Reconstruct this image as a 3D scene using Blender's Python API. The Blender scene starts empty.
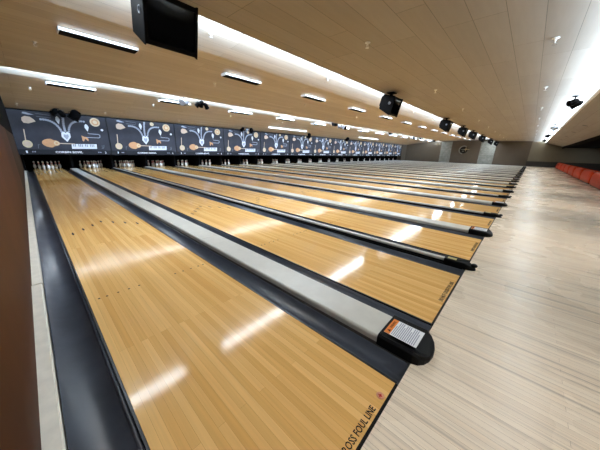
import bpy, bmesh, math, random
from mathutils import Vector, Matrix
random.seed(7)
S = bpy.context.scene
COL = S.collection
PI = math.pi

# ------------------------------------------------------------------ layout (metres)
W = 1.054            # lane width
PITCH = 3.361        # one pair of lanes
OFF2 = 1.753         # second lane of a pair
NL = 26
END = 45.4           # far end wall
MASK_Y, MASK_Z0, MASK_Z1 = 16.29, 0.74, 2.634
PIN_Y = 17.2
def LX(n):
    return ((n - 1) // 2) * PITCH + (OFF2 if n % 2 == 0 else 0.0)
ORD = ('first second third fourth fifth sixth seventh eighth ninth tenth eleventh twelfth thirteenth fourteenth '
       'fifteenth sixteenth seventeenth eighteenth nineteenth twentieth twenty-first twenty-second twenty-third '
       'twenty-fourth twenty-fifth twenty-sixth').split()

# ------------------------------------------------------------------ materials
def srgb(r, g, b):
    def f(c):
        c /= 255.0
        return c / 12.92 if c <= 0.04045 else ((c + 0.055) / 1.055) ** 2.4
    return (f(r), f(g), f(b), 1.0)

class Mat:
    def __init__(s, name):
        s.m = bpy.data.materials.new(name); s.m.use_nodes = True
        s.nt = s.m.node_tree; s.N = s.nt.nodes; s.L = s.nt.links
        s.b = s.N['Principled BSDF']
    def node(s, t, **kw):
        n = s.N.new(t)
        for k, v in kw.items():
            setattr(n, k, v)
        return n
    def link(s, a, b): s.L.new(a, b)
    def set(s, **kw):
        for k, v in kw.items():
            s.b.inputs[k.replace('_', ' ')].default_value = v
        return s

def plain(name, col, rough=0.5, metal=0.0, noise=0.0, scale=6.0, spec=0.5, bump=0.0):
    M = Mat(name); M.set(Roughness=rough, Metallic=metal)
    M.b.inputs['Specular IOR Level'].default_value = spec
    if noise <= 0:
        M.b.inputs['Base Color'].default_value = col
    tc = M.node('ShaderNodeTexCoord')
    nz = M.node('ShaderNodeTexNoise'); nz.inputs['Scale'].default_value = scale; nz.inputs['Detail'].default_value = 5
    M.link(tc.outputs['Object'], nz.inputs['Vector'])
    if noise > 0:
        mr = M.node('ShaderNodeMapRange'); mr.inputs['From Min'].default_value = .3; mr.inputs['From Max'].default_value = .7
        mr.inputs['To Min'].default_value = 1 - noise; mr.inputs['To Max'].default_value = 1 + noise
        M.link(nz.outputs['Fac'], mr.inputs['Value'])
        mx = M.node('ShaderNodeVectorMath', operation='SCALE'); mx.inputs[0].default_value = col[:3]
        M.link(mr.outputs['Result'], mx.inputs['Scale']); M.link(mx.outputs['Vector'], M.b.inputs['Base Color'])
    if bump > 0:
        bp = M.node('ShaderNodeBump'); bp.inputs['Strength'].default_value = bump; bp.inputs['Distance'].default_value = .01
        M.link(nz.outputs['Fac'], bp.inputs['Height']); M.link(bp.outputs['Normal'], M.b.inputs['Normal'])
    return M.m

def planks(name, c1, c2, cm, length, width, swap, rough, mortar=0.0015, grain=0.12, streak=None, bump=0.05, rnd=False, coat=0.0,
           grainscale=(1.2, 40.0), spec=0.5, rvar=0.0):
    """boards of a given length and width; swap: boards run along Y instead of X"""
    M = Mat(name); M.set(Roughness=rough)
    M.b.inputs['Specular IOR Level'].default_value = spec
    tc = M.node('ShaderNodeTexCoord')
    sp = M.node('ShaderNodeSeparateXYZ'); cb = M.node('ShaderNodeCombineXYZ')
    src = tc.outputs['Object']
    if rnd:
        oi = M.node('ShaderNodeObjectInfo')
        ad = M.node('ShaderNodeMath', operation='MULTIPLY'); ad.inputs[1].default_value = 37.0
        M.link(oi.outputs['Random'], ad.inputs[0])
        c3 = M.node('ShaderNodeCombineXYZ'); M.link(ad.outputs[0], c3.inputs['Y'])
        va = M.node('ShaderNodeVectorMath', operation='ADD')
        M.link(src, va.inputs[0]); M.link(c3.outputs[0], va.inputs[1]); src = va.outputs['Vector']
    M.link(src, sp.inputs[0])
    a, b = ('Y', 'X') if swap else ('X', 'Y')
    M.link(sp.outputs[a], cb.inputs['X']); M.link(sp.outputs[b], cb.inputs['Y'])
    br = M.node('ShaderNodeTexBrick'); br.offset = 0.37; br.offset_frequency = 3
    for k, v in (('Scale', 1.0), ('Brick Width', length), ('Row Height', width), ('Mortar Size', mortar), ('Mortar Smooth', .2), ('Bias', 0.0)):
        br.inputs[k].default_value = v
    br.inputs['Color1'].default_value = c1; br.inputs['Color2'].default_value = c2; br.inputs['Mortar'].default_value = cm
    M.link(cb.outputs[0], br.inputs['Vector'])
    mp = M.node('ShaderNodeMapping'); mp.inputs['Scale'].default_value = (grainscale[0], grainscale[1], 1)
    M.link(cb.outputs[0], mp.inputs['Vector'])
    nz = M.node('ShaderNodeTexNoise'); nz.inputs['Scale'].default_value = 1.0; nz.inputs['Detail'].default_value = 6; nz.inputs['Roughness'].default_value = .6
    M.link(mp.outputs[0], nz.inputs['Vector'])
    mr = M.node('ShaderNodeMapRange'); mr.inputs['From Min'].default_value = .3; mr.inputs['From Max'].default_value = .7
    mr.inputs['To Min'].default_value = 1 - grain; mr.inputs['To Max'].default_value = 1 + grain
    M.link(nz.outputs['Fac'], mr.inputs['Value'])
    mx = M.node('ShaderNodeVectorMath', operation='SCALE')
    M.link(br.outputs['Color'], mx.inputs[0]); M.link(mr.outputs['Result'], mx.inputs['Scale'])
    out = mx.outputs['Vector']
    if streak:
        col, amount, sc = streak
        mp2 = M.node('ShaderNodeMapping'); mp2.inputs['Scale'].default_value = (sc[0], sc[1], 1)
        M.link(cb.outputs[0], mp2.inputs['Vector'])
        n2 = M.node('ShaderNodeTexNoise'); n2.inputs['Scale'].default_value = 1.0; n2.inputs['Detail'].default_value = 3
        M.link(mp2.outputs[0], n2.inputs['Vector'])
        m2 = M.node('ShaderNodeMapRange'); m2.inputs['From Min'].default_value = .56; m2.inputs['From Max'].default_value = .72
        m2.inputs['To Min'].default_value = 0; m2.inputs['To Max'].default_value = amount
        M.link(n2.outputs['Fac'], m2.inputs['Value'])
        mi = M.node('ShaderNodeMix', data_type='RGBA')
        M.link(m2.outputs['Result'], mi.inputs[0]); M.link(out, mi.inputs[6]); mi.inputs[7].default_value = col
        out = mi.outputs[2]
    M.link(out, M.b.inputs['Base Color'])
    if rvar:
        n3 = M.node('ShaderNodeTexNoise'); n3.inputs['Scale'].default_value = 1.3; n3.inputs['Detail'].default_value = 3
        M.link(src, n3.inputs['Vector'])
        m3 = M.node('ShaderNodeMapRange'); m3.inputs['From Min'].default_value = .3; m3.inputs['From Max'].default_value = .7
        m3.inputs['To Min'].default_value = rough - rvar; m3.inputs['To Max'].default_value = rough + rvar
        M.link(n3.outputs['Fac'], m3.inputs['Value']); M.link(m3.outputs['Result'], M.b.inputs['Roughness'])
    if bump:
        bp = M.node('ShaderNodeBump'); bp.inputs['Strength'].default_value = bump; bp.inputs['Distance'].default_value = .003
        M.link(br.outputs['Fac'], bp.inputs['Height']); bp.invert = True
        M.link(bp.outputs['Normal'], M.b.inputs['Normal'])
    return M.m

def emit(name, col, strength):
    M = Mat(name)
    M.b.inputs['Base Color'].default_value = col
    M.b.inputs['Emission Color'].default_value = col; M.b.inputs['Emission Strength'].default_value = strength
    return M.m

m_lane = planks('lane_maple', srgb(240, 196, 128), srgb(220, 168, 97), srgb(190, 140, 78), 2.3, W / 26, True, .10, mortar=.0006, grain=.07, spec=.17,
                bump=.03, rnd=True, grainscale=(1.5, 60), rvar=.012)
m_appr = planks('approach_maple', srgb(249, 234, 212), srgb(234, 216, 192), srgb(168, 144, 118), 1.9, .036, True, .27, mortar=.0008, grain=.095,
                streak=(srgb(120, 96, 74), .55, (.55, 26)), bump=.05, grainscale=(1.1, 45), rvar=.05)
m_ceil = planks('ceiling_plank', srgb(150, 140, 125), srgb(142, 132, 117), srgb(96, 87, 74), 2.44, .41, False, .55, mortar=.004, grain=.05,
                bump=.25, grainscale=(1.0, 9), spec=.3)
m_ceil2 = planks('ceiling_whitewashed', srgb(203, 193, 177), srgb(190, 178, 160), srgb(148, 136, 119), 3.6, .30, False, .5, mortar=.003, grain=.08,
                 bump=.2, grainscale=(.8, 14), spec=.3)
m_brown = planks('brown_wall_veneer', srgb(74, 40, 17), srgb(64, 33, 14), srgb(34, 18, 8), 3.0, 2.4, True, .6, mortar=.003, grain=.22, bump=.1, grainscale=(1.4, 26), spec=.12)
m_carpet = plain('carpet_dark', srgb(40, 34, 32), .95, noise=.3, scale=40, spec=.02)
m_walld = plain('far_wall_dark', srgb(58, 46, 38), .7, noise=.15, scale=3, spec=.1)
m_gut = plain('gutter_slate', srgb(70, 76, 88), .33, noise=.16, scale=5)
m_black = plain('black_plastic', srgb(13, 13, 14), .5, spec=.14)
m_blackm = plain('black_metal', srgb(11, 11, 12), .7, noise=.1, spec=.02)
m_lip = plain('dark_lip', srgb(20, 20, 22), .4)
m_cap = plain('cap_cream', srgb(205, 203, 194), .38, noise=.05, scale=9)
m_capw = plain('strip_cream', srgb(228, 222, 208), .5, noise=.07, scale=14)
m_capside = plain('cap_side', srgb(92, 88, 82), .5, noise=.1)
m_dark = plain('pit_dark', srgb(12, 11, 11), .9, spec=.03)
m_sub = plain('subfloor_dark', srgb(26, 25, 26), .8)
m_pin = plain('pin_white', srgb(232, 230, 224), .25)
m_pinred = plain('pin_red', srgb(180, 30, 30), .3)
m_mask = plain('mask_slate', srgb(56, 56, 62), .7, spec=.12, noise=.18, scale=2.2)
m_maskd = plain('mask_band', srgb(38, 38, 42), .7, spec=.12, noise=.1, scale=3)
m_tan = plain('art_tan', srgb(188, 136, 90), .5, noise=.1, scale=8)
m_peach = plain('art_peach', srgb(196, 170, 146), .5, noise=.06, scale=8)
m_cream = plain('art_cream', srgb(200, 178, 140), .5, noise=.06, scale=8)
m_white = plain('art_white', srgb(208, 210, 216), .45)
m_letter = plain('letter_white', srgb(245, 246, 250), .5)
m_silver = plain('art_silver', srgb(146, 150, 162), .45, noise=.1, scale=20)
m_grey = plain('art_grey', srgb(92, 95, 104), .45)
m_ink = plain('ink_black', srgb(14, 12, 12), .5, spec=.12)
m_mark = plain('arrow_dark', srgb(34, 16, 8), .5, spec=.1)
m_red = plain('sticker_red', srgb(216, 150, 112), .5, noise=.1, scale=60)
m_orange = plain('seat_orange', srgb(190, 56, 14), .5, noise=.06, scale=3, spec=.12)
m_warn = plain('warning_orange', srgb(226, 128, 38), .45)
m_paper = plain('label_white', srgb(236, 238, 242), .45)
m_print = plain('label_print', srgb(150, 156, 172), .5)
m_beige = plain('label_beige', srgb(190, 180, 120), .5)
m_wdark = plain('wall_umber', srgb(76, 63, 47), .6, noise=.06, scale=1.5)
m_wbeige = plain('wall_khaki', srgb(114, 104, 84), .6, noise=.05, scale=1.2)
m_stone = plain('stone_grey', srgb(134, 136, 130), .7, noise=.22, scale=3.5, bump=.4)
m_base = plain('base_dark', srgb(44, 36, 28), .6)
m_walk = plain('walkway_grey', srgb(150, 150, 152), .3, noise=.06, scale=2)
m_cdark = plain('concourse_ceiling', srgb(14, 12, 11), .9, spec=.05)
m_trim = plain('lip_white', srgb(225, 222, 214), .5)
m_chrome = plain('sprinkler_metal', srgb(215, 212, 205), .3, metal=.4)
m_mon = plain('monitor_black', srgb(14, 14, 15), .6, spec=.03)
m_screen = plain('screen_glass', srgb(8, 9, 12), .12, spec=.25)
m_can = plain('lamp_grey', srgb(150, 156, 166), .35, metal=.3)
m_tube = emit('tube_white', srgb(236, 245, 255), 1.1)
m_lens = emit('lamp_lens', srgb(240, 248, 255), 1.6)
m_housing = plain('fixture_white', srgb(228, 226, 220), .4)

# ------------------------------------------------------------------ mesh helpers
class MB:
    def __init__(s): s.bm = bmesh.new(); s.mi = 0
    def _tag(s, before):
        for f in s.bm.faces:
            if f.index == -1 or f not in before: pass
    def faces(s, pts, fs, mat=0):
        vs = [s.bm.verts.new(p) for p in pts]
        for f in fs:
            try:
                ff = s.bm.faces.new([vs[i] for i in f]); ff.material_index = mat
            except ValueError: pass
        return s
    def box(s, x0, x1, y0, y1, z0, z1, mat=0):
        p = [(x0, y0, z0), (x1, y0, z0), (x1, y1, z0), (x0, y1, z0), (x0, y0, z1), (x1, y0, z1), (x1, y1, z1), (x0, y1, z1)]
        return s.faces(p, [(3, 2, 1, 0), (4, 5, 6, 7), (0, 1, 5, 4), (1, 2, 6, 5), (2, 3, 7, 6), (3, 0, 4, 7)], mat)
    def prism(s, prof, axis, a, b, mat=0, smooth=False):
        """closed 2-D profile (counter-clockwise or not) extruded along axis from a to b"""
        def P(u, v, t):
            return {'x': (t, u, v), 'y': (u, t, v), 'z': (u, v, t)}[axis]
        n = len(prof)
        pts = [P(u, v, a) for u, v in prof] + [P(u, v, b) for u, v in prof]
        fs = [tuple(range(n)), tuple(range(2 * n - 1, n - 1, -1))] + [(i, (i + 1) % n, n + (i + 1) % n, n + i) for i in range(n)]
        return s.faces(pts, fs, mat)
    def sheet(s, prof, axis, a, b, thick=0.004, mat=0):
        """open 2-D profile line given thickness downwards, extruded"""
        low = [(u, v - thick) for u, v in reversed(prof)]
        return s.prism(list(prof) + low, axis, a, b, mat)
    def tube(s, pts, r, n=8, mat=0):
        pts = [Vector(p) for p in pts]
        rings = []
        for i, p in enumerate(pts):
            d = (pts[min(i + 1, len(pts) - 1)] - pts[max(i - 1, 0)]).normalized()
            u = d.orthogonal().normalized() if i == 0 else (rings_u - d * rings_u.dot(d)).normalized()
            rings_u = u; v = d.cross(u)
            rr = r[i] if isinstance(r, (list, tuple)) else r
            rings.append([s.bm.verts.new(p + (u * math.cos(2 * PI * k / n) + v * math.sin(2 * PI * k / n)) * rr) for k in range(n)])
        for A, B in zip(rings, rings[1:]):
            for k in range(n):
                f = s.bm.faces.new((A[k], A[(k + 1) % n], B[(k + 1) % n], B[k])); f.material_index = mat; f.smooth = True
        for R in (rings[0], rings[-1]):
            f = s.bm.faces.new(R); f.material_index = mat
        return s
    def lathe(s, prof, n=16, mat=0, at=(0, 0, 0), mats=None):
        """profile of (radius, z) turned about Z"""
        at = Vector(at); rings = []
        for r, z in prof:
            if r < 1e-6: rings.append([s.bm.verts.new(at + Vector((0, 0, z)))])
            else: rings.append([s.bm.verts.new(at + Vector((r * math.cos(2 * PI * k / n), r * math.sin(2 * PI * k / n), z))) for k in range(n)])
        for i, (A, B) in enumerate(zip(rings, rings[1:])):
            for k in range(n):
                k2 = (k + 1) % n
                q = [A[k % len(A)], A[k2 % len(A)], B[k2 % len(B)], B[k % len(B)]]
                q = [v for j, v in enumerate(q) if v not in q[:j]]
                if len(q) > 2:
                    f = s.bm.faces.new(q); f.smooth = True; f.material_index = (mats[i] if mats else mat)
        for R in (rings[0], rings[-1]):
            if len(R) > 2:
                f = s.bm.faces.new(R); f.material_index = mat
        return s
    def xform(s, M): bmesh.ops.transform(s.bm, matrix=M, verts=s.bm.verts); return s
    def bevel(s, w, seg=2, ang=0.5):
        bmesh.ops.remove_doubles(s.bm, verts=s.bm.verts, dist=1e-6)
        e = [e for e in s.bm.edges if len(e.link_faces) == 2 and e.calc_face_angle(0) > ang]
        bmesh.ops.bevel(s.bm, geom=e, offset=w, segments=seg, affect='EDGES', clamp_overlap=True); return s
    def mesh(s, name):
        bmesh.ops.recalc_face_normals(s.bm, faces=s.bm.faces)
        me = bpy.data.meshes.new(name); s.bm.to_mesh(me); s.bm.free(); return me
    def obj(s, name, mats, parent=None, loc=None, smooth=False):
        me = s.mesh(name)
        for m in (mats if isinstance(mats, (list, tuple)) else [mats]): me.materials.append(m)
        if smooth:
            for p in me.polygons: p.use_smooth = True
        return add(name, me, parent, loc)

def add(name, me, parent=None, loc=None):
    o = bpy.data.objects.new(name, me); COL.objects.link(o)
    if parent is not None: o.parent = parent
    if loc is not None: o.location = loc
    return o
def tag(o, label, cat, group=None):
    o['label'] = label; o['category'] = cat; o['kind'] = 'thing'
    if group: o['group'] = group
    return o
def thing(name, label, cat, loc=(0, 0, 0), group=None, rz=0.0):
    o = bpy.data.objects.new(name, None); COL.objects.link(o); o.empty_display_size = .1
    o.location = loc; o.rotation_euler = (0, 0, rz)
    return tag(o, label, cat, group)
def struct(name, mb, m):
    o = mb.obj(name, m); o['kind'] = 'structure'; return o
def dup(root, loc, label=None, group=None, skip=()):
    r = root.copy(); COL.objects.link(r); r.location = loc
    if label: r['label'] = label
    if group: r['group'] = group
    for ch in list(root.children):
        if ch.name.split('.')[0] in skip: continue
        c = ch.copy(); COL.objects.link(c); c.parent = r
        for g in list(ch.children):
            d = g.copy(); COL.objects.link(d); d.parent = c
    return r

def text_mesh(s, width, height, depth=.001, plane='floor', spacing=1.0):
    """lettering as a mesh, centred; floor: lies flat, reads towards +Y; wall: stands up facing -Y"""
    cu = bpy.data.curves.new('lettering', 'FONT'); cu.body = s; cu.extrude = .5; cu.resolution_u = 2; cu.offset = .014; cu.space_character = spacing
    o = bpy.data.objects.new('lettering', cu); COL.objects.link(o)
    dg = bpy.context.evaluated_depsgraph_get()
    me = bpy.data.meshes.new_from_object(o.evaluated_get(dg))
    bpy.data.objects.remove(o); bpy.data.curves.remove(cu)
    xs = [v.co.x for v in me.vertices]; ys = [v.co.y for v in me.vertices]
    cx, cy = (min(xs) + max(xs)) / 2, (min(ys) + max(ys)) / 2
    sx, sy = width / (max(xs) - min(xs)), height / (max(ys) - min(ys))
    for v in me.vertices:
        x, y, z = (v.co.x - cx) * sx, (v.co.y - cy) * sy, (v.co.z) * depth
        v.co = (x, y, z) if plane == 'floor' else (x, -z, y)
    me.materials.clear(); return me
def letter_obj(s, width, height, mat, parent, loc, plane='floor', name='lettering', depth=.001, cache={}):
    k = (s, width, height, plane, mat.name)
    if k not in cache:
        me = text_mesh(s, width, height, depth, plane); me.materials.append(mat); cache[k] = me
    return add(name, cache[k], parent, loc)

# ------------------------------------------------------------------ setting: floors
XW = -0.315                                    # face of the brown side wall
X0, X1 = XW - .2, END
YB = -7.6
f = MB().box(X0, X1, YB, -.012, -.12, 0.0); struct('floor', f, m_appr)
f = MB().box(X0, X1, YB, -3.2, .0005, .006); struct('floor_concourse', f, m_carpet)
f = MB().box(X0, X1, -.012, 19.4, -.2, -.13); struct('floor_underbed', f, m_sub)
xl = LX(NL) + W + .27
f = MB().box(xl, X1, -.010, 16.2, -.12, -.001); struct('floor_walkway', f, m_walk)

# walls
f = MB().box(XW - .15, XW, YB, 8.6, -.12, 1.55); struct('wall_left', f, m_brown)
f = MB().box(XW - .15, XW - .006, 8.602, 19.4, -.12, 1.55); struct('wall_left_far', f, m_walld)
f = MB().box(XW - .15, XW - .004, YB, 19.4, 1.552, 3.7); struct('wall_left_upper', f, m_dark)
f = MB().box(X0, X1, 19.25, 19.4, -.12, 3.7); struct('wall_back', f, m_dark)
f = MB().box(X0, X1, YB - .15, YB, -.12, 3.7); struct('wall_front', f, m_base)
f = MB().box(X1, X1 + .15, YB, 19.4, -.12, 3.7); struct('wall_right', f, m_wdark)
f = MB().box(X1 - .03, X1 - .002, -7.5, .03, .66, 3.2); struct('wall_right_panel', f, m_wbeige)
f = MB().box(X1 - .12, X1 - .002, -7.5, .1, 0.001, .64).box(X1 - .14, X1 - .002, -7.5, .1, .64, .66); struct('baseboard_right', f, m_base)
for k, (a, b) in enumerate(((9.25, 10.75), (3.75, 5.55))):
    f = MB()
    z = 0.0; j = 0
    while z < 3.19:                            # coursed stone facing
        h = .3 if z + .3 < 3.19 else 3.19 - z; y = a + (0 if j % 2 == 0 else -.2); 
        while y < b:
            y0, y1 = max(a, y), min(b, y + .45)
            if y1 - y0 > .02: f.box(X1 - .07 - random.random() * .03, X1 - .002, y0, y1 - .008, z + .004, z + h - .006)
            y += .45
        z += h; j += 1
    o = struct('pilaster_%d' % (k + 1), f, m_stone)

# ceilings: three saw-tooth steps over the lanes, hidden tubes behind each lip
f = MB().box(X0, X1, -1.95, 3.92, 3.2, 3.25); struct('ceiling', f, m_ceil)
f = MB().prism([(3.2, 3.68), (3.9, 3.62), (5.9, 3.40), (10.75, 3.21), (10.75, 3.25), (5.9, 3.44), (3.9, 3.67), (3.2, 3.72)], 'x', X0, X1); struct('ceiling_middle', f, m_ceil2)
f = MB().prism([(10.1, 3.58), (10.7, 3.52), (12.0, 3.25), (16.35, 2.634), (16.35, 2.674), (12.0, 3.29), (10.7, 3.56), (10.1, 3.62)], 'x', X0, X1); struct('ceiling_far', f, m_ceil2)
f = MB().prism([(-1.24, 2.97), (-2.86, 2.52), (-2.86, 2.56), (-1.24, 3.01)], 'x', X0, X1); struct('ceiling_soffit', f, m_ceil)
f = MB().box(X0, X1, YB, -2.922, 2.4, 2.44); struct('ceiling_concourse', f, m_cdark)
f = MB().box(X0, X1, -2.92, -2.862, 2.30, 2.60); struct('beam', f, m_cdark)
f = MB().box(X0, X1, 3.921, 3.96, 3.2, 3.262); struct('trim_1', f, m_ceil)
f = MB().box(X0, X1, 10.751, 10.79, 3.21, 3.262); struct('trim_2', f, m_ceil2)
f = MB().box(X0, X1, -1.26, -1.2, 2.955, 3.045); struct('trim_3', f, m_trim)
f = MB().box(X0, X1, -2.0, -1.95, 2.83, 3.25); struct('trim_4', f, m_trim)
f = MB().box(X0, X1, 3.15, 3.2, 3.252, 3.75); struct('trim_5', f, m_trim)
f = MB().box(X0, X1, 10.05, 10.1, 3.285, 3.66); struct('trim_6', f, m_trim)
f = MB().box(X0, X1, 16.36, 16.42, 2.60, 3.7); struct('wall_over_pits', f, m_dark)

f = MB().box(X0, X1, 4.10, 4.40, 3.452, 3.472); struct('trim_7', f, m_trim)
f = MB().box(X0, X1, 10.96, 11.13, 3.346, 3.356); struct('trim_8', f, m_trim)

# kickback partitions between the pin decks
for k in range(NL + 1):
    if k == 0: a, b = -.30, -.24
    elif k == NL: a, b = LX(NL) + W + .25, LX(NL) + W + .31
    else:
        c = (LX(k) + W + LX(k + 1)) / 2; a, b = c - .05, c + .05
    f = MB().box(a, b, 16.9, 19.2, -.12, .72); struct('partition_%d' % (k + 1), f, m_dark)
f = MB().box(X0, xl, 18.95, 19.05, -.12, 1.2); struct('wall_pit_curtain', f, m_dark)
f = MB().box(xl + .05, X1 - .002, 16.2, 16.3, 0, 2.63); struct('wall_back_end', f, m_wdark)

# ------------------------------------------------------------------ lanes
def gutter_profile(a, b):
    """cross-section of a gutter trough from the lane side a to the divider side b"""
    s = 1 if b > a else -1; w = abs(b - a); P = []
    P += [(a + s * .002, -.012), (a + s * .016, -.010), (a + s * .020, -.03)]
    for i in range(9):
        t = i / 8.0
        P.append((a + s * (.024 + (w - .03) * t), -.035 - .05 * math.sin(PI * min(1, t * 1.0)) ** .8 + .02 * t))
    P.append((b - s * .003, -.008))
    return P
GUT = {}
def gutter_mesh(w, side):
    k = (round(w, 3), side)
    if k not in GUT:
        p = gutter_profile(0, w * side)
        mb = MB().sheet(p, 'y', .0, 17.0, .008); me = mb.mesh('gutter'); [setattr(q, 'use_smooth', len(q.vertices) == 4) for q in me.polygons]; me.materials.append(m_gut)
        GUT[k] = me
    return GUT[k]
def lip_mesh(side, cache={}):
    if side not in cache:
        x0, x1 = sorted((0.0015 * side, .0125 * side))
        mb = MB().box(x0, x1, 0, 17.0, -.05, .002)
        y = .5
        me = mb.mesh('edge_rail'); me.materials.append(m_lip); cache[side] = me
    return cache[side]
WIDE, NARROW = OFF2 - W, PITCH - OFF2 - W
CAPW, CAPN = .30, .13
bed = MB().box(0.0, W, .004, 18.4, -.1, 0.0).mesh('lane_bed'); bed.materials.append(m_lane)
foul = MB().box(0.0, W, -.0115, .0035, -.1, .0012).mesh('foul_line'); foul.materials.append(m_ink)
arrow = MB().prism([(0, .085), (.015, -.02), (.006, -.085), (-.006, -.085), (-.015, -.02)], 'z', 0.0002, .0008).mesh('arrow_marker'); arrow.materials.append(m_mark)
dots = MB().lathe([(.009, .0002), (.009, .0008), (0, .0008)], 10).mesh('dot_marking'); dots.materials.append(m_mark)
stk = MB().lathe([(.022, .0002), (.022, .001), (0, .001)], 12).mesh('round_sticker'); stk.materials.append(m_red)
stk2 = MB().prism([(0, .016), (.004, .004), (.014, 0), (.004, -.004), (0, -.014), (-.006, -.003), (-.014, 0), (-.004, .005)], 'z', .001, .0016).mesh('sticker_emblem'); stk2.materials.append(m_pinred)
for n in range(1, NL + 1):
    r = thing('bowling_lane', '%s polished wooden bowling lane counting from the brown side wall' % ORD[n - 1], 'bowling lane', (LX(n), 0, 0), 'bowling lanes')
    add('lane_bed', bed, r); add('foul_line', foul, r)
    gl = (NARROW - CAPN) / 2 if n % 2 else (WIDE - CAPW) / 2
    gr = (WIDE - CAPW) / 2 if n % 2 else (NARROW - CAPN) / 2
    if n == 1: gl = .243
    if n == NL: gr = .243
    add('gutter', gutter_mesh(gl - .014, -1), r, (-.014, 0, 0)); add('gutter', gutter_mesh(gr - .014, 1), r, (W + .014, 0, 0))
    add('edge_rail', lip_mesh(-1), r); add('edge_rail', lip_mesh(1), r, (W, 0, 0))
    letter_obj('DO NOT CROSS FOUL LINE', .455, .034, m_ink, r, (.613, .034, .001))
    if n == 1: s = add('round_sticker', stk, r, (.925, .034, 0)); add('sticker_emblem', stk2, s)
    for k in range(7):
        add('arrow_marker', arrow, r, ((5 * (k + 1) - .5) / 39 * W, 4.896 - .167 * abs(k - 3), 0))
    if n <= 4:
        for bd in (3, 5, 8, 11, 14, 26, 29, 32, 35, 37): add('dot_marking', dots, r, ((bd - .5) / 39 * W, 2.16, 0))

# strip along the brown wall: two lengths of cream capping
def strip(y0, y1, dx, label):
    mb = MB().prism([(-.034, -.06), (.034, -.06), (.034, .006), (.026, .014), (-.034, .016)], 'y', y0, y1)
    o = mb.obj('wall_capping_strip', m_capw, None, (-.279 + dx, 0, 0)); tag(o, label, 'capping strip')
strip(2.80, 16.8, .002, 'long cream capping strip between brown wall and gutter, running to the pins')
strip(.0, 2.785, -.001, 'shorter cream capping strip between brown wall and gutter, at the approach end')
strip_end = MB().prism([(-.034, -.06), (.034, -.06), (.034, .012), (-.034, .016)], 'y', .0, 17.0)
o = strip_end.obj('wall_capping_strip', m_capw, None, (LX(NL) + W + .285, 0, 0)); tag(o, 'cream capping strip along the outer gutter of the twenty-sixth lane', 'capping strip')

# dividers -------------------------------------------------------------------
def cap_segment(w, y0, y1, h0, h1, m):
    r = min(.02, w * .3); P = []
    P.append((-w / 2, h0))
    for i in range(5):
        t = PI - i * PI / 8; P.append((-w / 2 + r + r * math.cos(t), h1 - r + r * math.sin(t)))
    for i in range(5):
        t = PI / 2 - i * PI / 8; P.append((w / 2 - r + r * math.cos(t), h1 - r + r * math.sin(t)))
    P.append((w / 2, h0))
    me = MB().prism(P, 'y', y0, y1).mesh('capping'); me.materials.append(m); return me
def hood_mesh(w, y0, y1, h, tip, tipz):
    """black end cover, plan outline rounded at the approach end, top falling to the tip"""
    n = 8; out = [(w / 2, y1), (-w / 2, y1)]
    for i in range(n + 1):
        t = PI + PI * i / n
        out.append((w / 2 * math.cos(t), y0 + tip + tip * math.sin(t)))
    lo = [(x, y, .0015) for x, y in out]
    mid = [(x, y, (h if y > y0 + tip * 1.02 else h - (h - tipz) * min(1, ((y0 + tip - y) / tip))) - .012) for x, y in out]
    top = [(x * .9, (y + .004 if y < y1 - .01 else y), (h if y > y0 + tip * 1.02 else h - (h - tipz) * max(0, min(1, ((y0 + tip - y) / tip))) ** 1.2)) for x, y in out]
    m = len(out); pts = lo + mid + top
    fs = [tuple(range(m))[::-1], tuple(range(2 * m, 3 * m))]
    for a in (0, m):
        for i in range(m): fs.append((a + i, a + (i + 1) % m, a + m + (i + 1) % m, a + m + i))
    me = MB().faces(pts, fs).mesh('end_hood'); me.materials.append(m_black); return me
SEG = [(.222, 2.77), (2.776, 5.45), (5.456, 8.2), (8.206, 11.0), (11.006, 13.8), (13.806, 16.85)]
wide_caps = [cap_segment(.285, a, b, .012, .06, m_cap) for a, b in SEG]
narrow_caps = [cap_segment(.066, a, b, .03, .06, m_cap) for a, b in ((.222, 5.45), (5.456, 11.0), (11.006, 16.85))]
wbase = MB().box(-.147, .147, .01, 16.88, -.12, .011).mesh('base_rail'); wbase.materials.append(m_capside)
nbase = MB().box(-.062, .062, .02, 16.88, -.12, .012).box(-.048, .048, .02, 16.88, .012, .029).mesh('base_rail'); nbase.materials.append(m_black)
whood = hood_mesh(.30, -.10, .218, .078, .085, .03)
nhood = hood_mesh(.13, -.10, .218, .07, .10, .018)
ntip = MB().lathe([(0, -.012), (.03, -.01), (.034, .006), (.02, .02), (0, .022)], 12).mesh('tip_knob'); ntip.materials.append(m_black)
nlab = MB().box(-.028, .028, .10, .19, .0702, .0712).mesh('small_label'); nlab.materials.append(m_beige)
lab = MB().box(-.09, .09, -.012, .2, .0782, .0792).mesh('warning_label'); lab.materials.append(m_paper)
lhead = MB().box(-.09, .09, .162, .2, .0793, .0798).mesh('label_header'); lhead.materials.append(m_warn)
ltri = MB().prism([(-.066, .170), (-.042, .170), (-.054, .192)], 'z', .0798, .0802).mesh('warning_triangle'); ltri.materials.append(m_ink)
pr = MB(); rr = random.Random(3)
for i in range(13):
    y = .150 - i * .012
    pr.box(-.082, -.082 + .164 * (1 if i % 4 else rr.uniform(.6, .9)), y, y + .0055, .0793, .0797)
pr = pr.mesh('label_print'); pr.materials.append(m_print)
wtext = text_mesh('WARNING', .085, .018, .0004); wtext.materials.append(m_ink)
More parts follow.
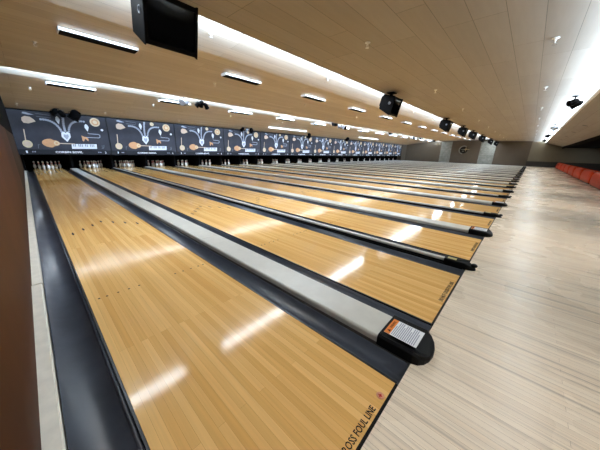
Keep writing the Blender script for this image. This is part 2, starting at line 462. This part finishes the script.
for n in range(1, NL):
    c = (LX(n) + W + LX(n + 1)) / 2
    if n % 2:
        r = thing('ball_return_divider', 'wide cream-topped divider with black end hood between %s and %s lanes from brown wall' % (ORD[n - 1], ORD[n]), 'lane divider', (c, 0, 0), 'wide lane dividers')
        for me in wide_caps: add('capping', me, r)
        add('base_rail', wbase, r)
        h = add('end_hood', whood, r)
        l = add('warning_label', lab, r); l['label'] = 'white warning label with orange header'
        add('label_header', lhead, l); add('label_print', pr, l); add('warning_triangle', ltri, l); add('lettering', wtext, l, (.022, .181, .080))
    else:
        r = thing('gutter_divider', 'narrow black divider with cream rail between %s and %s lanes from brown wall' % (ORD[n - 1], ORD[n]), 'lane divider', (c, 0, 0), 'narrow lane dividers')
        for me in narrow_caps: add('capping', me, r)
        add('base_rail', nbase, r); add('end_hood', nhood, r)
        k = add('tip_knob', ntip, r, (0, -.075, .05)); add('small_label', nlab, r)

# ------------------------------------------------------------------ pins
pin_prof = [(.0, 0), (.026, 0), (.029, .012), (.036, .03), (.047, .06), (.055, .085), (.0604, .114), (.058, .145), (.05, .178), (.038, .21),
            (.028, .236), (.0235, .258), (.024, .278), (.028, .302), (.0318, .335), (.030, .355), (.022, .372), (.010, .380), (0, .381)]
mats = [0] * (len(pin_prof) - 1); mats[10] = 1; mats[12] = 1
pinme = MB().lathe(pin_prof, 12, mats=mats).mesh('bowling_pin'); pinme.materials.append(m_pin); pinme.materials.append(m_pinred)
sp = .3048
pin_spots = [(0, 0), (-.5, 1), (.5, 1), (-1, 2), (0, 2), (1, 2), (-1.5, 3), (-.5, 3), (.5, 3), (1.5, 3)]
for n in range(1, NL + 1):
    for px, py in pin_spots:
        o = add('bowling_pin', pinme, None, (LX(n) + W / 2 + px * sp, PIN_Y + py * sp * .866, .0008))
        tag(o, 'white bowling pin set at the far end of the %s lane from brown wall' % ORD[n - 1], 'bowling pin', 'pins on the %s lane' % ORD[n - 1])

# ------------------------------------------------------------------ masking units
MW = PITCH - .03
def disc(cx, cz, r, d=.012, n=20, mb=None, e=1.0):
    mb = mb or MB()
    return mb.prism([(cx + r * math.cos(2 * PI * k / n), cz + r * e * math.sin(2 * PI * k / n)) for k in range(n)], 'y', -d, 0)
def ribbon(pts, w, d=.01, mb=None):
    mb = mb or MB()
    pts = [Vector((x, z)) for x, z in pts]
    L, R = [], []
    for i, p in enumerate(pts):
        t = (pts[min(i + 1, len(pts) - 1)] - pts[max(0, i - 1)]).normalized(); nrm = Vector((-t.y, t.x)) * w / 2
        L.append(p + nrm); R.append(p - nrm)
    for i in range(len(pts) - 1):
        mb.prism([tuple(L[i]), tuple(L[i + 1]), tuple(R[i + 1]), tuple(R[i])], 'y', -d, 0)
    return mb
def arc(p0, p1, p2, n=12):
    return [((1 - t) ** 2 * p0[0] + 2 * t * (1 - t) * p1[0] + t * t * p2[0], (1 - t) ** 2 * p0[1] + 2 * t * (1 - t) * p1[1] + t * t * p2[1]) for t in [i / n for i in range(n + 1)]]
def beads(pts, r, mb=None):
    mb = mb or MB()
    for x, z in pts: disc(x, z, r, .012, 8, mb)
    return mb
ART = []
def art(name, mb, m, loc=(0, 0, 0)):
    me = mb.mesh(name); me.materials.append(m); ART.append((name, me, None)); return name
def sub(name, mb, m, of):
    me = mb.mesh(name); me.materials.append(m); ART.append((name, me, of))
art('panel', MB().box(.015, MW + .0, .003, .05, MASK_Z0 + .235, 1.868).box(.015, MW, .003, .05, 1.876, MASK_Z1 - .06).box(.015, MW, .012, .05, MASK_Z0 + .23, MASK_Z1 - .06), m_mask)
art('number_band', MB().box(.015, MW, .0, .05, MASK_Z0 + .02, MASK_Z0 + .228), m_maskd)
art('frame', MB().box(0, .014, -.006, .06, MASK_Z0, MASK_Z1 - .045).box(MW + .001, MW + .018, -.006, .06, MASK_Z0, MASK_Z1 - .045).box(.014, MW + .001, -.004, .06, MASK_Z0, MASK_Z0 + .019)
    .box(.014, MW + .001, -.004, .06, MASK_Z1 - .059, MASK_Z1 - .045), m_black)
# banjo
art('banjo', disc(.36, 1.20, .155, n=24, e=1.05), m_cream); sub('banjo_head', disc(.36, 1.20, .105, .016, 20), m_peach, 'banjo')
sub('banjo_neck', MB().prism([(.315, 1.34), (.35, 1.34), (.385, 1.80), (.355, 1.82)], 'y', -.012, 0), m_peach, 'banjo')
# guitar
gb = []
for k in range(40):
    t = 2 * PI * k / 40; u = math.cos(t)
    hw = .185 + .0 * u; x = 1.12 + .30 * u
    z = (.19 if u < .1 else .19 - .07 * (u - .1)) * math.sin(t) * (1 - .22 * math.exp(-((u - .35) / .18) ** 2))
    gb.append((x, 1.262 + z))
art('guitar', MB().prism(gb, 'y', -.012, 0), m_tan)
sub('guitar_rim', disc(1.30, 1.262, .095, .015, 20), m_cream, 'guitar'); sub('sound_hole', disc(1.30, 1.262, .045, .018, 16), m_tan, 'guitar')
sub('guitar_neck', MB().prism([(1.38, 1.245), (1.93, 1.235), (1.95, 1.27), (1.38, 1.28)], 'y', -.02, -.012), m_peach, 'guitar')
# keyboard
kb = MB().prism([(1.80, 1.02), (2.76, 1.04), (2.78, 1.27), (1.82, 1.25)], 'y', -.01, 0); art('keyboard', kb, m_white)
bk = MB()
for i in range(14):
    if i % 7 in (2, 6): continue
    x = 1.885 + i * .064; bk.box(x - .014, x + .014, -.016, -.0101, 1.13, 1.25)
sub('black_keys', bk, m_grey, 'keyboard')
# pendant on three strands of beads
art('pendant', MB().prism([(1.69, 1.34), (1.53, 1.56), (1.55, 1.74), (1.64, 1.80), (1.70, 1.74), (1.76, 1.80), (1.85, 1.74), (1.85, 1.56)], 'y', -.012, 0), m_white)
sub('pendant_face', MB().prism([(1.69, 1.43), (1.60, 1.58), (1.62, 1.69), (1.70, 1.66), (1.78, 1.69), (1.79, 1.58)], 'y', -.018, -.012), m_silver, 'pendant')
sub('bead_strand', beads(arc((.98, 2.27), (1.45, 2.30), (1.57, 1.80), 11), .048), m_silver, 'pendant')
sub('bead_strand', beads(arc((2.46, 2.31), (1.92, 2.36), (1.83, 1.82), 11), .046), m_silver, 'pendant')
sub('bead_strand', beads(arc((1.75, 2.50), (1.68, 2.15), (1.70, 1.84), 8), .05), m_silver, 'pendant')
leaf = [(0, .15), (.06, .08), (.085, .0), (.05, -.1), (.015, -.2), (-.03, -.12), (-.075, -.02), (-.06, .09)]
art('feather', MB().prism([(1.53 + x * .9, 2.31 + z) for x, z in leaf], 'y', -.012, 0), m_white)
art('feather', MB().prism([(2.52 + x, 2.06 + z) for x, z in leaf], 'y', -.012, 0), m_white)
art('pick', MB().prism([(.38, 2.17), (.42, 2.08), (.56, 2.06), (.80, 2.16), (.76, 2.24), (.66, 2.34), (.50, 2.36), (.40, 2.29)], 'y', -.012, 0), m_peach)
art('hat_brim', MB().prism([(.44, 2.46), (.62, 2.42), (.80, 2.44), (.66, 2.48), (.56, 2.52), (.48, 2.52)], 'y', -.01, 0), m_silver)
art('medallion', disc(2.89, 2.32, .20, n=26), m_cream); sub('medallion_ring', disc(2.89, 2.32, .145, .016, 24), m_tan, 'medallion'); sub('medallion_center', disc(2.89, 2.32, .085, .02, 20), m_cream, 'medallion')
art('tambourine', disc(2.13, 2.46, .10, n=18), m_cream)
art('stone', disc(3.12, 1.97, .055, n=12), m_white)
art('horn_tube', ribbon([(2.52, 1.80), (2.56, 1.76), (2.92, 1.75), (2.98, 1.72), (2.98, 1.62), (2.92, 1.58), (2.36, 1.58)], .03), m_silver)
sub('horn_bell', MB().prism([(2.36, 1.60), (2.26, 1.66), (2.26, 1.42), (2.30, 1.38), (2.38, 1.52), (2.48, 1.40), (2.50, 1.52), (2.42, 1.60)], 'y', -.012, 0), m_tan, 'horn_tube')
art('music_note', ribbon([(.66, 1.02), (.69, 1.2), (.74, 1.18)], .02), m_grey)
art('music_note', ribbon([(2.95, 1.05), (3.05, 1.10), (3.08, 1.22), (2.98, 1.2), (3.03, 1.06)], .02), m_grey)
art('outline_box', ribbon([(.86, 2.50), (1.32, 2.47), (1.32, 2.36), (.86, 2.38)], .02), m_grey)
mk = MB()
for x in (.43, .50, 2.78, 2.86): mk.prism([(x, .845), (x + .045, .845), (x + .045, .885), (x + .022, .90), (x, .885)], 'y', -.004, 0)
art('score_marks', mk, m_silver)
for k in range(13):
    r = thing('masking_unit', 'dark mural panel with instruments and CORBIN BOWL above lanes numbered %d and %d' % (2 * k + 1, 2 * k + 2), 'masking panel', (-.329 + k * PITCH, MASK_Y, 0), 'mural panels above the pins')
    made = {}
    for name, me, of in ART:
        made_o = add(name, me, made[of] if of else r)
        if not of: made[name] = made_o
    letter_obj('CORBIN', .54, .092, m_letter, r, (1.46, -.0005, .862), 'wall', depth=.006)
    letter_obj('BOWL', .38, .092, m_letter, r, (1.98, -.0005, .862), 'wall', depth=.006)
    letter_obj(str(2 * k + 1), .05 * len(str(2 * k + 1)), .10, m_letter, r, (.27, -.0005, .862), 'wall', 'lane_number', depth=.006)
    letter_obj(str(2 * k + 2), .06 * len(str(2 * k + 2)), .10, m_letter, r, (3.09, -.0005, .862), 'wall', 'lane_number', depth=.006)

# ------------------------------------------------------------------ score monitors
def cb_box(w, d, h): return MB().box(-w / 2, w / 2, 0, d, -h / 2, h / 2)
t = thing('score_monitor', 'x', 'monitor', (0, 0, 0), 'score monitors hung in a row under the ceiling')
tilt = Matrix.Rotation(math.radians(14), 4, 'X')
def tl(mb): return mb.xform(tilt)
w, h = .66, .56
tl(MB().prism([(0, -h / 2), (0, h / 2), (.40, h / 2), (.40, -h / 2 + .13)], 'x', -w / 2, w / 2).bevel(.012, 2)).obj('casing', m_mon, t)
tl(MB().prism([(.401, -h / 2 + .17), (.401, h / 2 - .03), (.47, h / 2 - .06), (.47, -h / 2 + .22)], 'x', -w / 2 + .05, w / 2 - .05)).obj('rear_housing', m_blackm, t)
scm = MB(); nx, nz = 8, 6; pts = []
for j in range(nz + 1):
    for i in range(nx + 1):
        u, v = i / nx * 2 - 1, j / nz * 2 - 1
        pts.append((u * .29, -.004 - .006 * (1 - u * u) * (1 - v * v), v * .222))
scm.faces(pts, [(j * (nx + 1) + i, j * (nx + 1) + i + 1, (j + 1) * (nx + 1) + i + 1, (j + 1) * (nx + 1) + i) for j in range(nz) for i in range(nx)])
scm.box(-.29, .29, -.004, -.002, -.222, .222)
tl(scm).obj('screen', m_screen, t, smooth=True)
tl(MB().box(-w / 2 + .004, w / 2 - .004, -.022, -.001, .223, h / 2 - .004).box(-w / 2 + .004, w / 2 - .004, -.022, -.001, -h / 2 + .004, -.223)
   .box(-w / 2 + .004, -.291, -.022, -.001, -.223, .223).box(.291, w / 2 - .004, -.022, -.001, -.223, .223)).obj('bezel', m_mon, t)
rg = MB().lathe([(.030, 0), (.034, .006), (.04, .006), (.044, 0)], 18)
rg.xform(Matrix.Translation((-w / 2 - .0005, .11, .06)) @ Matrix.Rotation(-PI / 2, 4, 'Y')); tl(rg).obj('side_ring', m_can, t)
MB().box(-.04, .04, .16, .24, .37, .43).box(-.14, .14, .08, .32, .431, .455).obj('ceiling_mount', m_blackm, t)
mon_x = [1.49, 8.70, 16.25, 21.0, 25.1, 30.4, 37.4, 43.6]
mon_l = ['black score monitor nearest the brown wall, hung below the ceiling edge', 'second black score monitor from the brown wall', 'third black score monitor from the brown wall',
         'fourth black score monitor from the brown wall', 'fifth black score monitor from the brown wall', 'sixth black score monitor from the brown wall',
         'seventh black score monitor, last but one before the far end wall', 'last black score monitor, beside the far end wall']
for i, x in enumerate(mon_x):
    loc = (x, 3.47, 2.735)
    if i == 0: t.location = loc; t['label'] = mon_l[0]
    else: dup(t, loc, mon_l[i])

# ------------------------------------------------------------------ strip lights
def strip_light(L, hgt, dep, label, group):
    t = thing('strip_light', label, 'ceiling light', (0, 0, 0), group)
    MB().box(-L / 2, L / 2, -.03, .03, hgt - .035, hgt).obj('housing', m_housing, t)
    MB().box(-L / 2 + .02, L / 2 - .02, -.056, -.032, .016, hgt - .01).obj('diffuser', m_tube, t)
    MB().box(-L / 2, L / 2, -.06, dep, .0, .014).box(-L / 2, L / 2, dep - .015, dep, .0145, hgt - .036).obj('baffle', m_blackm, t)
    MB().box(-L / 2 - .012, -L / 2 - .001, -.06, dep, -.002, hgt).obj('end_cap', m_housing, t)
    MB().box(L / 2 + .001, L / 2 + .012, -.06, dep, -.002, hgt).obj('end_cap', m_housing, t)
    return t
def zB(y): return 3.62 - (y - 3.9) * .11 if y < 5.9 else 3.40 - (y - 5.9) * (.19 / 4.85)
def zC(y): return 3.52 - (y - 10.7) * (.27 / 1.3) if y < 12 else 3.25 - (y - 12.0) * (.616 / 4.35)
pb = pc = None
for k in range(13):
    x = 1.40 + 3.5 * k
    if x > END - .9: continue
    lb = '%s strip light from the brown wall on the middle ceiling step, black underside' % ORD[k]
    lc = '%s strip light from the brown wall on the lower ceiling step near mural' % ORD[k]
    gb_, gc_ = 'strip lights on the middle ceiling step', 'strip lights on the lower ceiling step'
    lb_, lc_ = (x + .02, 6.8, zB(7.0) - .078), (x + .05 - .02 * k, 12.0, zC(12.34) - .078)
    if pb is None:
        pb = strip_light(1.28, .07, .20, lb, gb_); pb.location = lb_
        pc = strip_light(1.25, .07, .34, lc, gc_); pc.location = lc_
    else:
        dup(pb, lb_, lb, gb_); dup(pc, lc_, lc, gc_)
def batten(x, L, label):
    t = thing('batten_light', label, 'ceiling light', (x, 14.6, zC(14.6) - .11))
    MB().box(-L / 2, L / 2, .02, .06, .0, .10).obj('housing', m_housing, t)
    MB().tube([(-L / 2 + .02, -.0, .05), (L / 2 - .02, -.0, .05)], .019, 10).obj('tube', m_tube, t)
batten(14.7, 4.3, 'long bare tube light above the fifth mural panel')
batten(28.3, 4.9, 'long bare tube light above the ninth mural panel')

# ------------------------------------------------------------------ sprinklers
sp_ = thing('sprinkler_head', 'x', 'sprinkler', (0, 0, 0), 'sprinkler heads')
SC = Matrix.Translation((0, 0, .05)) @ Matrix.Scale(1.45, 4) @ Matrix.Translation((0, 0, -.05))
MB().lathe([(.034, .05), (.034, .044), (.014, .04), (.012, .022), (.0, .022)], 10).xform(SC).obj('escutcheon', m_chrome, sp_)
MB().tube([(-.012, 0, .021), (-.02, 0, .01), (-.004, 0, -.008)], .004, 6).tube([(.012, 0, .021), (.02, 0, .01), (.004, 0, -.008)], .004, 6).xform(SC).obj('frame_arm', m_chrome, sp_)
MB().lathe([(.024, -.012), (.024, -.009), (0, -.009)], 10).xform(SC).obj('deflector', m_chrome, sp_)
spr = []
for i, x in enumerate((2.3, 6.41, 10.54, 14.74, 18.52, 22.7, 26.8, 31.0, 35.1, 39.2, 43.3)): spr.append((x, -.15, 3.2, '%s sprinkler head from brown wall in the row beside bright cove' % ORD[i], 'sprinklers beside the bright cove'))
for i, x in enumerate((.15, 4.61, 9.12, 13.44, 18.11, 22.5, 26.9, 31.3, 35.7, 40.1)): spr.append((x, 2.42, 3.2, '%s sprinkler head from brown wall in the row before the score monitors' % ORD[i], 'sprinklers in front of the monitors'))
for i, x in enumerate((2.95, 6.97, 11.0, 15.0, 19.0, 23.0, 27.0, 31.0)): spr.append((x, 5.1, zB(5.1), '%s sprinkler head from brown wall behind the score monitors' % ORD[i], 'sprinklers behind the monitors'))
for i, x in enumerate((.49, 4.64, 9.19, 13.95, 18.4, 22.9, 27.4)): spr.append((x, 8.05, zB(8.05), '%s sprinkler head from brown wall past the middle strip lights' % ORD[i], 'sprinklers past the middle strip lights'))
for i, x in enumerate((.44, 4.33, 8.4, 12.5, 16.6)): spr.append((x, 13.1, zC(13.1), '%s sprinkler head from brown wall past the lower strip lights' % ORD[i], 'sprinklers past the lower strip lights'))
for i, x in enumerate((.04, 2.9, 6.39)): spr.append((x, 15.45, zC(15.45), '%s sprinkler head from brown wall just above the mural' % ORD[i], 'sprinklers just above the mural'))
for i, (x, y, z, l, g) in enumerate(spr):
    if i == 0: sp_.location = (x, y, z - .051); sp_['label'] = l; sp_['group'] = g
    else: dup(sp_, (x, y, z - .051), l, g)

# ------------------------------------------------------------------ stage lamps
def aim(d): return Vector(d).to_track_quat('Z', 'Y').to_matrix().to_4x4()
def can(parent, at, d, r, L, m, lens=None):
    """a lamp can: barrel, rim and front glass, mouth towards d"""
    T = Matrix.Translation(at) @ aim(d)
    mb = MB().lathe([(0, -L / 2), (r * .55, -L / 2), (r * .9, -L * .36), (r, -L * .2), (r, L / 2), (r * .9, L / 2), (r * .9, L * .46), (0, L * .46)], 16).xform(T)
    c = mb.obj('lamp_can', m, parent)
    MB().lathe([(r * 1.01, L * .40), (r * 1.14, L * .41), (r * 1.14, L * .52), (r * 1.01, L * .53)], 16).xform(T).obj('rim', m, c)
    MB().lathe([(r * .86, L * .47), (r * .7, L * .49), (0, L * .5)], 16).xform(T).obj('lens', lens or m_screen, c)
    return c
def lamp(name, label, x, y, zc, heads, drop=.2, m=None, group=None):
    """stage lamp cluster: ceiling plate, stem, cross bar, yoke arms, one or more cans"""
    t = thing(name, label, 'stage light', (x, y, zc), group)
    slope = 0
    MB().lathe([(.0, -.022), (.08, -.022), (.09, -.012), (.09, 0), (0, 0)], 14).xform(Matrix.Translation((0, 0, -.02))).obj('ceiling_mount', m_blackm, t)
    MB().tube([(0, 0, -.043), (0, 0, -drop)], .018, 8).obj('stem', m_blackm, t)
    for (ax, ay, az), d, r, L, mm, ln in heads:
        P = Vector((ax, ay, az))
        MB().tube([(0, 0, -drop), P + Vector((0, 0, r + .03)), ], .012, 6).tube([P + Vector((0, 0, r + .03)), P + Vector((r + .02, 0, r * .6)), P + Vector((r + .02, 0, 0))], .009, 6)\
            .tube([P + Vector((0, 0, r + .03)), P + Vector((-r - .02, 0, r * .6)), P + Vector((-r - .02, 0, 0))], .009, 6).obj('yoke', m_blackm, t)
        can(t, P, d, r, L, mm, ln)
    return t
ca = m_can; cbk = m_blackm
for (x, l, sc) in ((12.4, 'black stage lamp pair beside bright cove, closest of its row', 1.0), (22.1, 'second stage lamp beside the bright cove, grey heads', 1.0), (30.2, 'third black stage lamp beside the bright cove', 1.0), (38.6, 'black stage lamp beside the bright cove, closest to end wall', 1.0)):
    mm = ca if x == 22.1 else cbk
    lamp('stage_lamp', l, x, -.92, 3.2, [((-.12, .02, -.22), (-.5, .8, -.4), .085, .26, mm, None), ((.20, -.10, -.25), (.5, .8, -.45), .085, .28, mm, None)], .12, group='stage lamps along the bright cove')
lamp('stage_lamp', 'grey twin stage lamp with glowing lens over the second lane pair', 4.95, 11.25, zC(11.25), [((p[0], p[1], p[2] - .12), d, r, L, mm, ln) for p, d, r, L, mm, ln in [((-.08, -.05, -.20), (-.5, -.75, -.3), .11, .30, ca, m_lens), ((.10, .02, -.19), (-.5, -.7, .15), .11, .32, ca, None)]], .2)
lamp('stage_lamp', 'black stage lamp cluster beside the grey twin lamp', 5.75, 11.25, zC(11.25), [((p[0], p[1], p[2] - .12), d, r, L, mm, ln) for p, d, r, L, mm, ln in [((-.18, 0, -.20), (-.6, .4, -.7), .09, .24, cbk, None), ((.0, .02, -.14), (0, .8, -.6), .10, .26, cbk, None), ((.2, 0, -.20), (.6, .4, -.7), .09, .24, cbk, None)]], .2)
lamp('stage_lamp', 'large black stage lamp with cream lens hung before the first mural', 1.78, 15.55, zC(15.55), [((.0, 0, -.23), (-.5, .25, -.8), .19, .42, cbk, m_cream)], .05)
lamp('stage_lamp', 'black stage lamp cluster hung before the first mural', 1.2, 15.6, zC(15.6), [((-.09, 0, -.16), (-.6, .5, -.5), .10, .26, cbk, None), ((.13, 0, -.20), (.4, .6, -.5), .10, .26, cbk, None)], .08)
lamp('stage_lamp', 'black stage lamp cluster hung before the fourth mural', 11.3, 15.6, zC(15.6), [((-.4, 0, -.14), (-.5, .5, -.5), .10, .3, cbk, None), ((.4, 0, -.16), (.6, .5, -.5), .13, .3, cbk, None), ((0, 0, -.18), (0, .6, -.6), .09, .24, ca, None)], .06)
lamp('stage_lamp', 'black stage lamp hung between the fifth and sixth murals', 18.0, 15.3, zC(15.3), [((0, 0, -.2), (.5, .5, -.5), .17, .4, cbk, None)], .06)
lamp('stage_lamp', 'black stage lamp hung before the eighth mural', 24.6, 15.3, zC(15.3), [((0, 0, -.2), (.3, .6, -.5), .17, .4, cbk, None)], .06)
lamp('stage_lamp', 'grey and black stage lamps on the lower ceiling step beside small speaker', 17.2, 11.25, zC(11.25), [((p[0], p[1], p[2] - .12), d, r, L, mm, ln) for p, d, r, L, mm, ln in [((-.35, 0, -.18), (-.6, -.4, -.4), .10, .28, ca, m_lens), ((.1, 0, -.16), (-.5, -.5, -.3), .10, .28, ca, None), ((.55, 0, -.20), (.5, .5, -.6), .10, .26, cbk, None)]], .2)
lamp('stage_lamp', 'small grey stage lamps on the lower ceiling step near end wall', 33.2, 11.25, zC(11.25), [((p[0], p[1], p[2] - .12), d, r, L, mm, ln) for p, d, r, L, mm, ln in [((-.3, 0, -.18), (-.6, -.4, -.4), .10, .28, ca, None), ((.5, 0, -.18), (-.5, -.5, -.3), .10, .28, cbk, None)]], .2)

# small wedge speakers on the lower ceiling step
def speaker(x, label, w=.42):
    t = thing('wedge_speaker', label, 'speaker', (x, 11.2, zC(11.2) - .0), 'wedge speakers under the lower ceiling step')
    MB().box(-.05, .05, -.05, .05, -.06, -.02).obj('ceiling_mount', m_blackm, t)
    MB().prism([(-.13, -.063), (.13, -.063), (.05, -.36), (-.19, -.32)], 'x', -w / 2, w / 2).bevel(.01, 2).obj('cabinet', m_blackm, t)
    T = Matrix.Translation((0, -.166, -.19)) @ aim((0, -.97, .2))
    MB().lathe([(.10, 0), (.095, .008), (.06, .003), (.03, .012), (0, .014)], 16).xform(T).obj('driver', m_black, t)
speaker(16.1, 'black wedge speaker beside grey lamps on the lower ceiling step')
speaker(26.3, 'black wedge speaker alone midway along the lower ceiling step')
speaker(36.2, 'black wedge speaker on the lower ceiling step, last but one before end wall', .5)
speaker(42.6, 'black wedge speaker on the lower ceiling step closest to end wall', .5)

# downlights in the soffit
def zD(y): return 2.97 + (y + 1.24) * (.45 / 1.62)
td = None
for i, (x, y) in enumerate(((.6, -1.88), (5.15, -1.88), (9.7, -1.88), (14.25, -1.88), (18.8, -1.88), (23.35, -1.88), (27.9, -1.88), (32.45, -1.88), (37.0, -1.88), (41.55, -1.88))):
    l = '%s small dark downlight from brown wall in the tan soffit' % ORD[i]
    if td is None:
        td = thing('soffit_downlight', l, 'downlight', (x, y, zD(y)), 'downlights in the soffit')
        T = Matrix.Translation((0, 0, -.016)) @ Matrix.Rotation(math.atan2(.45, 1.62), 4, 'X')
        MB().lathe([(.085, 0), (.11, -.004), (.115, .004), (.085, .006)], 18).xform(T).obj('ring', m_capside, td)
        MB().lathe([(.08, .006), (.08, .004), (0, .004)], 18).xform(T).obj('lamp', m_black, td)
    else: dup(td, (x, y, zD(y)), l)

# ------------------------------------------------------------------ orange settees along the approach
st = thing('settee', 'x', 'bench', (0, 0, 0), 'orange settees along the approach')
def shell(prof, x0, x1, r):
    mb = MB().prism(prof, 'x', x0, x1); return mb.bevel(r, 3, .35)
back = [(.0, .06), (.012, .35), (.0, .52), (-.04, .62), (-.10, .66), (-.16, .655), (-.20, .60), (-.21, .50), (-.21, .06)]
def loft(prof, x0, x1, n=28, drop=.42, inset=.10):
    m = len(prof); ym = sum(p[0] for p in prof) / m; pts = []; fs = []
    for i in range(n + 1):
        t = .5 - .5 * math.cos(PI * i / n); k = abs(2 * t - 1) ** 9
        for y, z in prof: pts.append((x0 + (x1 - x0) * t, ym + (y - ym) * (1 - k * inset * 4), .06 + (z - .06) * (1 - k * drop)))
    for i in range(n):
        for q in range(m): fs.append((i * m + q, i * m + (q + 1) % m, (i + 1) * m + (q + 1) % m, (i + 1) * m + q))
    fs += [tuple(range(m)), tuple(range(n * m, n * m + m))]
    return MB().faces(pts, fs)
loft(back, -3.0, 0).obj('backrest', m_orange, st, smooth=True)
seat = [(-.215, .06), (-.215, .43), (-.30, .42), (-.58, .45), (-.66, .44), (-.69, .38), (-.69, .06)]
shell(seat, -2.86, -.14, .06).obj('seat', m_orange, st, smooth=True)
for a, b in ((-2.86, -2.78), (-.22, -.14)):
    shell([(-.22, .435), (-.22, .64), (-.34, .62), (-.56, .56), (-.62, .50), (-.62, .455), (-.30, .43)], a, b, .02).obj('side_wing', m_orange, st, smooth=True)
MB().box(-2.75, -.1, -.62, -.06, .001, .058).obj('plinth', m_base, st)
for i in range(8):
    loc = (18.2 + i * 3.361, -2.6, 0); l = '%s orange moulded settee in the row beside approach, counted from the one nearest the camera' % ORD[i]
    if i == 0: st.location = loc; st['label'] = l
    else: dup(st, loc, l)

# ------------------------------------------------------------------ emblem on the end wall
t = thing('emblem', 'round dark emblem with pale rim and star spikes on brown end wall', 'emblem', (END - .003, 7.6, 1.95))
RY = Matrix.Rotation(-PI / 2, 4, 'Y')
MB().lathe([(0, .0), (.5, 0), (.5, .05), (.46, .07), (0, .075)], 28).xform(RY).obj('dark_disc', m_black, t)  # dark disc that forms the body of the emblem
mb = MB(); n = 20
for i in range(n):
    a0, a1 = math.radians(60 + 200 * i / n), math.radians(60 + 200 * (i + 1) / n)
    mb.prism([(r * math.sin(a - PI / 2), r * math.cos(a - PI / 2)) for r, a in ((.50, a0), (.64, a0), (.64, a1), (.50, a1))], 'x', -.06, -.01)
mb.obj('rim_crescent', m_stone, t)
star = []
for i in range(8):
    a = i * PI / 4; r = (.62 if i == 6 else .34) if i % 2 == 0 else .07
    star.append((-.30 + r * math.sin(a), .1 + r * math.cos(a)))
MB().prism(star, 'x', -.10, -.076).obj('star', m_cream, t)
MB().prism([(-.2, -.02), (.3, .02), (.3, .08), (-.2, .06)], 'x', -.09, -.076).prism([(-.1, -.22), (.15, -.25), (.15, -.16), (-.1, -.15)], 'x', -.09, -.076).obj('relief_bars', m_stone, t)

# ------------------------------------------------------------------ lights
def area(name, loc, d, sx, sy, power, col=(1, 1, 1), spread=PI):
    l = bpy.data.lights.new(name, 'AREA'); l.shape = 'RECTANGLE'; l.size = sx; l.size_y = sy; l.energy = power; l.color = col; l.spread = spread
    o = bpy.data.objects.new(name, l); COL.objects.link(o); o.location = loc
    o.rotation_euler = Vector(d).to_track_quat('-Z', 'Y').to_euler(); return o
LM = END - X0; XC = (END + X0) / 2
def cove(name, y, z, d, power, col, wid=.06, seg=4):
    for i in range(seg):
        area(name, (X0 + LM * (i + .5) / seg, y, z), d, LM / seg - .05, wid, power / seg, col)
# tubes in open channels just behind each ceiling lip: one face lights the step above, one the lanes below
cove('cove_tube_up', 4.20, 3.478, (0, .85, .53), 5000, (.54, .74, 1.0))
cove('cove_tube_down', 4.25, 3.41, (0, -.45, -.89), 820, (.80, .90, 1.0), .24)
cove('cove_tube_up_far', 11.14, 3.362, (0, .97, .24), 2300, (.54, .74, 1.0))
cove('cove_tube_down_far', 11.08, 3.325, (0, -.20, -.98), 300, (.80, .90, 1.0), .20)
cove('cove_tube_soffit', -1.42, 3.03, (0, .3, .95), 5400, (.58, .76, 1.0), .07)
cove('pin_light', 16.5, .95, (0, .75, -.66), 35, (.9, .95, 1.0), .07)
# added fill lights under the unseen concourse ceiling, brightening the approach
for i in range(13):
    area('concourse_fill', (1.2 + 3.5 * i, -5.4, 2.38), (0, .25, -1), 1.2, .3, 12, (.82, .92, 1))

# added fill spots at the soffit downlights, tilted to brighten the approach
for i in range(10):
    l = bpy.data.lights.new('soffit_fill_spot', 'SPOT'); l.energy = 72; l.color = (1, .93, .86); l.spot_size = math.radians(86); l.spot_blend = .8; l.shadow_soft_size = .07
    o = bpy.data.objects.new('soffit_fill_spot', l); COL.objects.link(o); o.location = (.6 + 4.55 * i, -1.88, zD(-1.88) - .03)
    o.rotation_euler = Vector((0, .5, -1)).to_track_quat('-Z', 'Y').to_euler()

w = bpy.data.worlds.new('world'); S.world = w; w.use_nodes = True
w.node_tree.nodes['Background'].inputs['Color'].default_value = (.9, .95, 1, 1); w.node_tree.nodes['Background'].inputs['Strength'].default_value = 0.0

# ------------------------------------------------------------------ camera
cd = bpy.data.cameras.new('camera'); cam = bpy.data.objects.new('camera', cd); COL.objects.link(cam)
cd.sensor_width = 36; cd.lens = 14.527; cd.clip_start = .02; cd.clip_end = 200
r = Vector((0.67727609, -0.73525045, 0.02653078)); u = Vector((0.19990769, 0.21860941, 0.95511614)); fw = Vector((0.70804944, 0.64157362, -0.29504114))
cam.matrix_world = Matrix(((r.x, u.x, -fw.x, -.109067), (r.y, u.y, -fw.y, -.284072), (r.z, u.z, -fw.z, 1.252318), (0, 0, 0, 1)))
S.camera = cam
S.view_settings.view_transform = 'Standard'; S.view_settings.look = 'None'; S.view_settings.gamma = 1; S.view_settings.use_curve_mapping = False
S.view_settings.exposure = 0.88
S.cycles.use_denoising = True
S.cycles.max_bounces = 10; S.cycles.diffuse_bounces = 6; S.cycles.glossy_bounces = 4
S.cycles.sample_clamp_indirect = 6.0
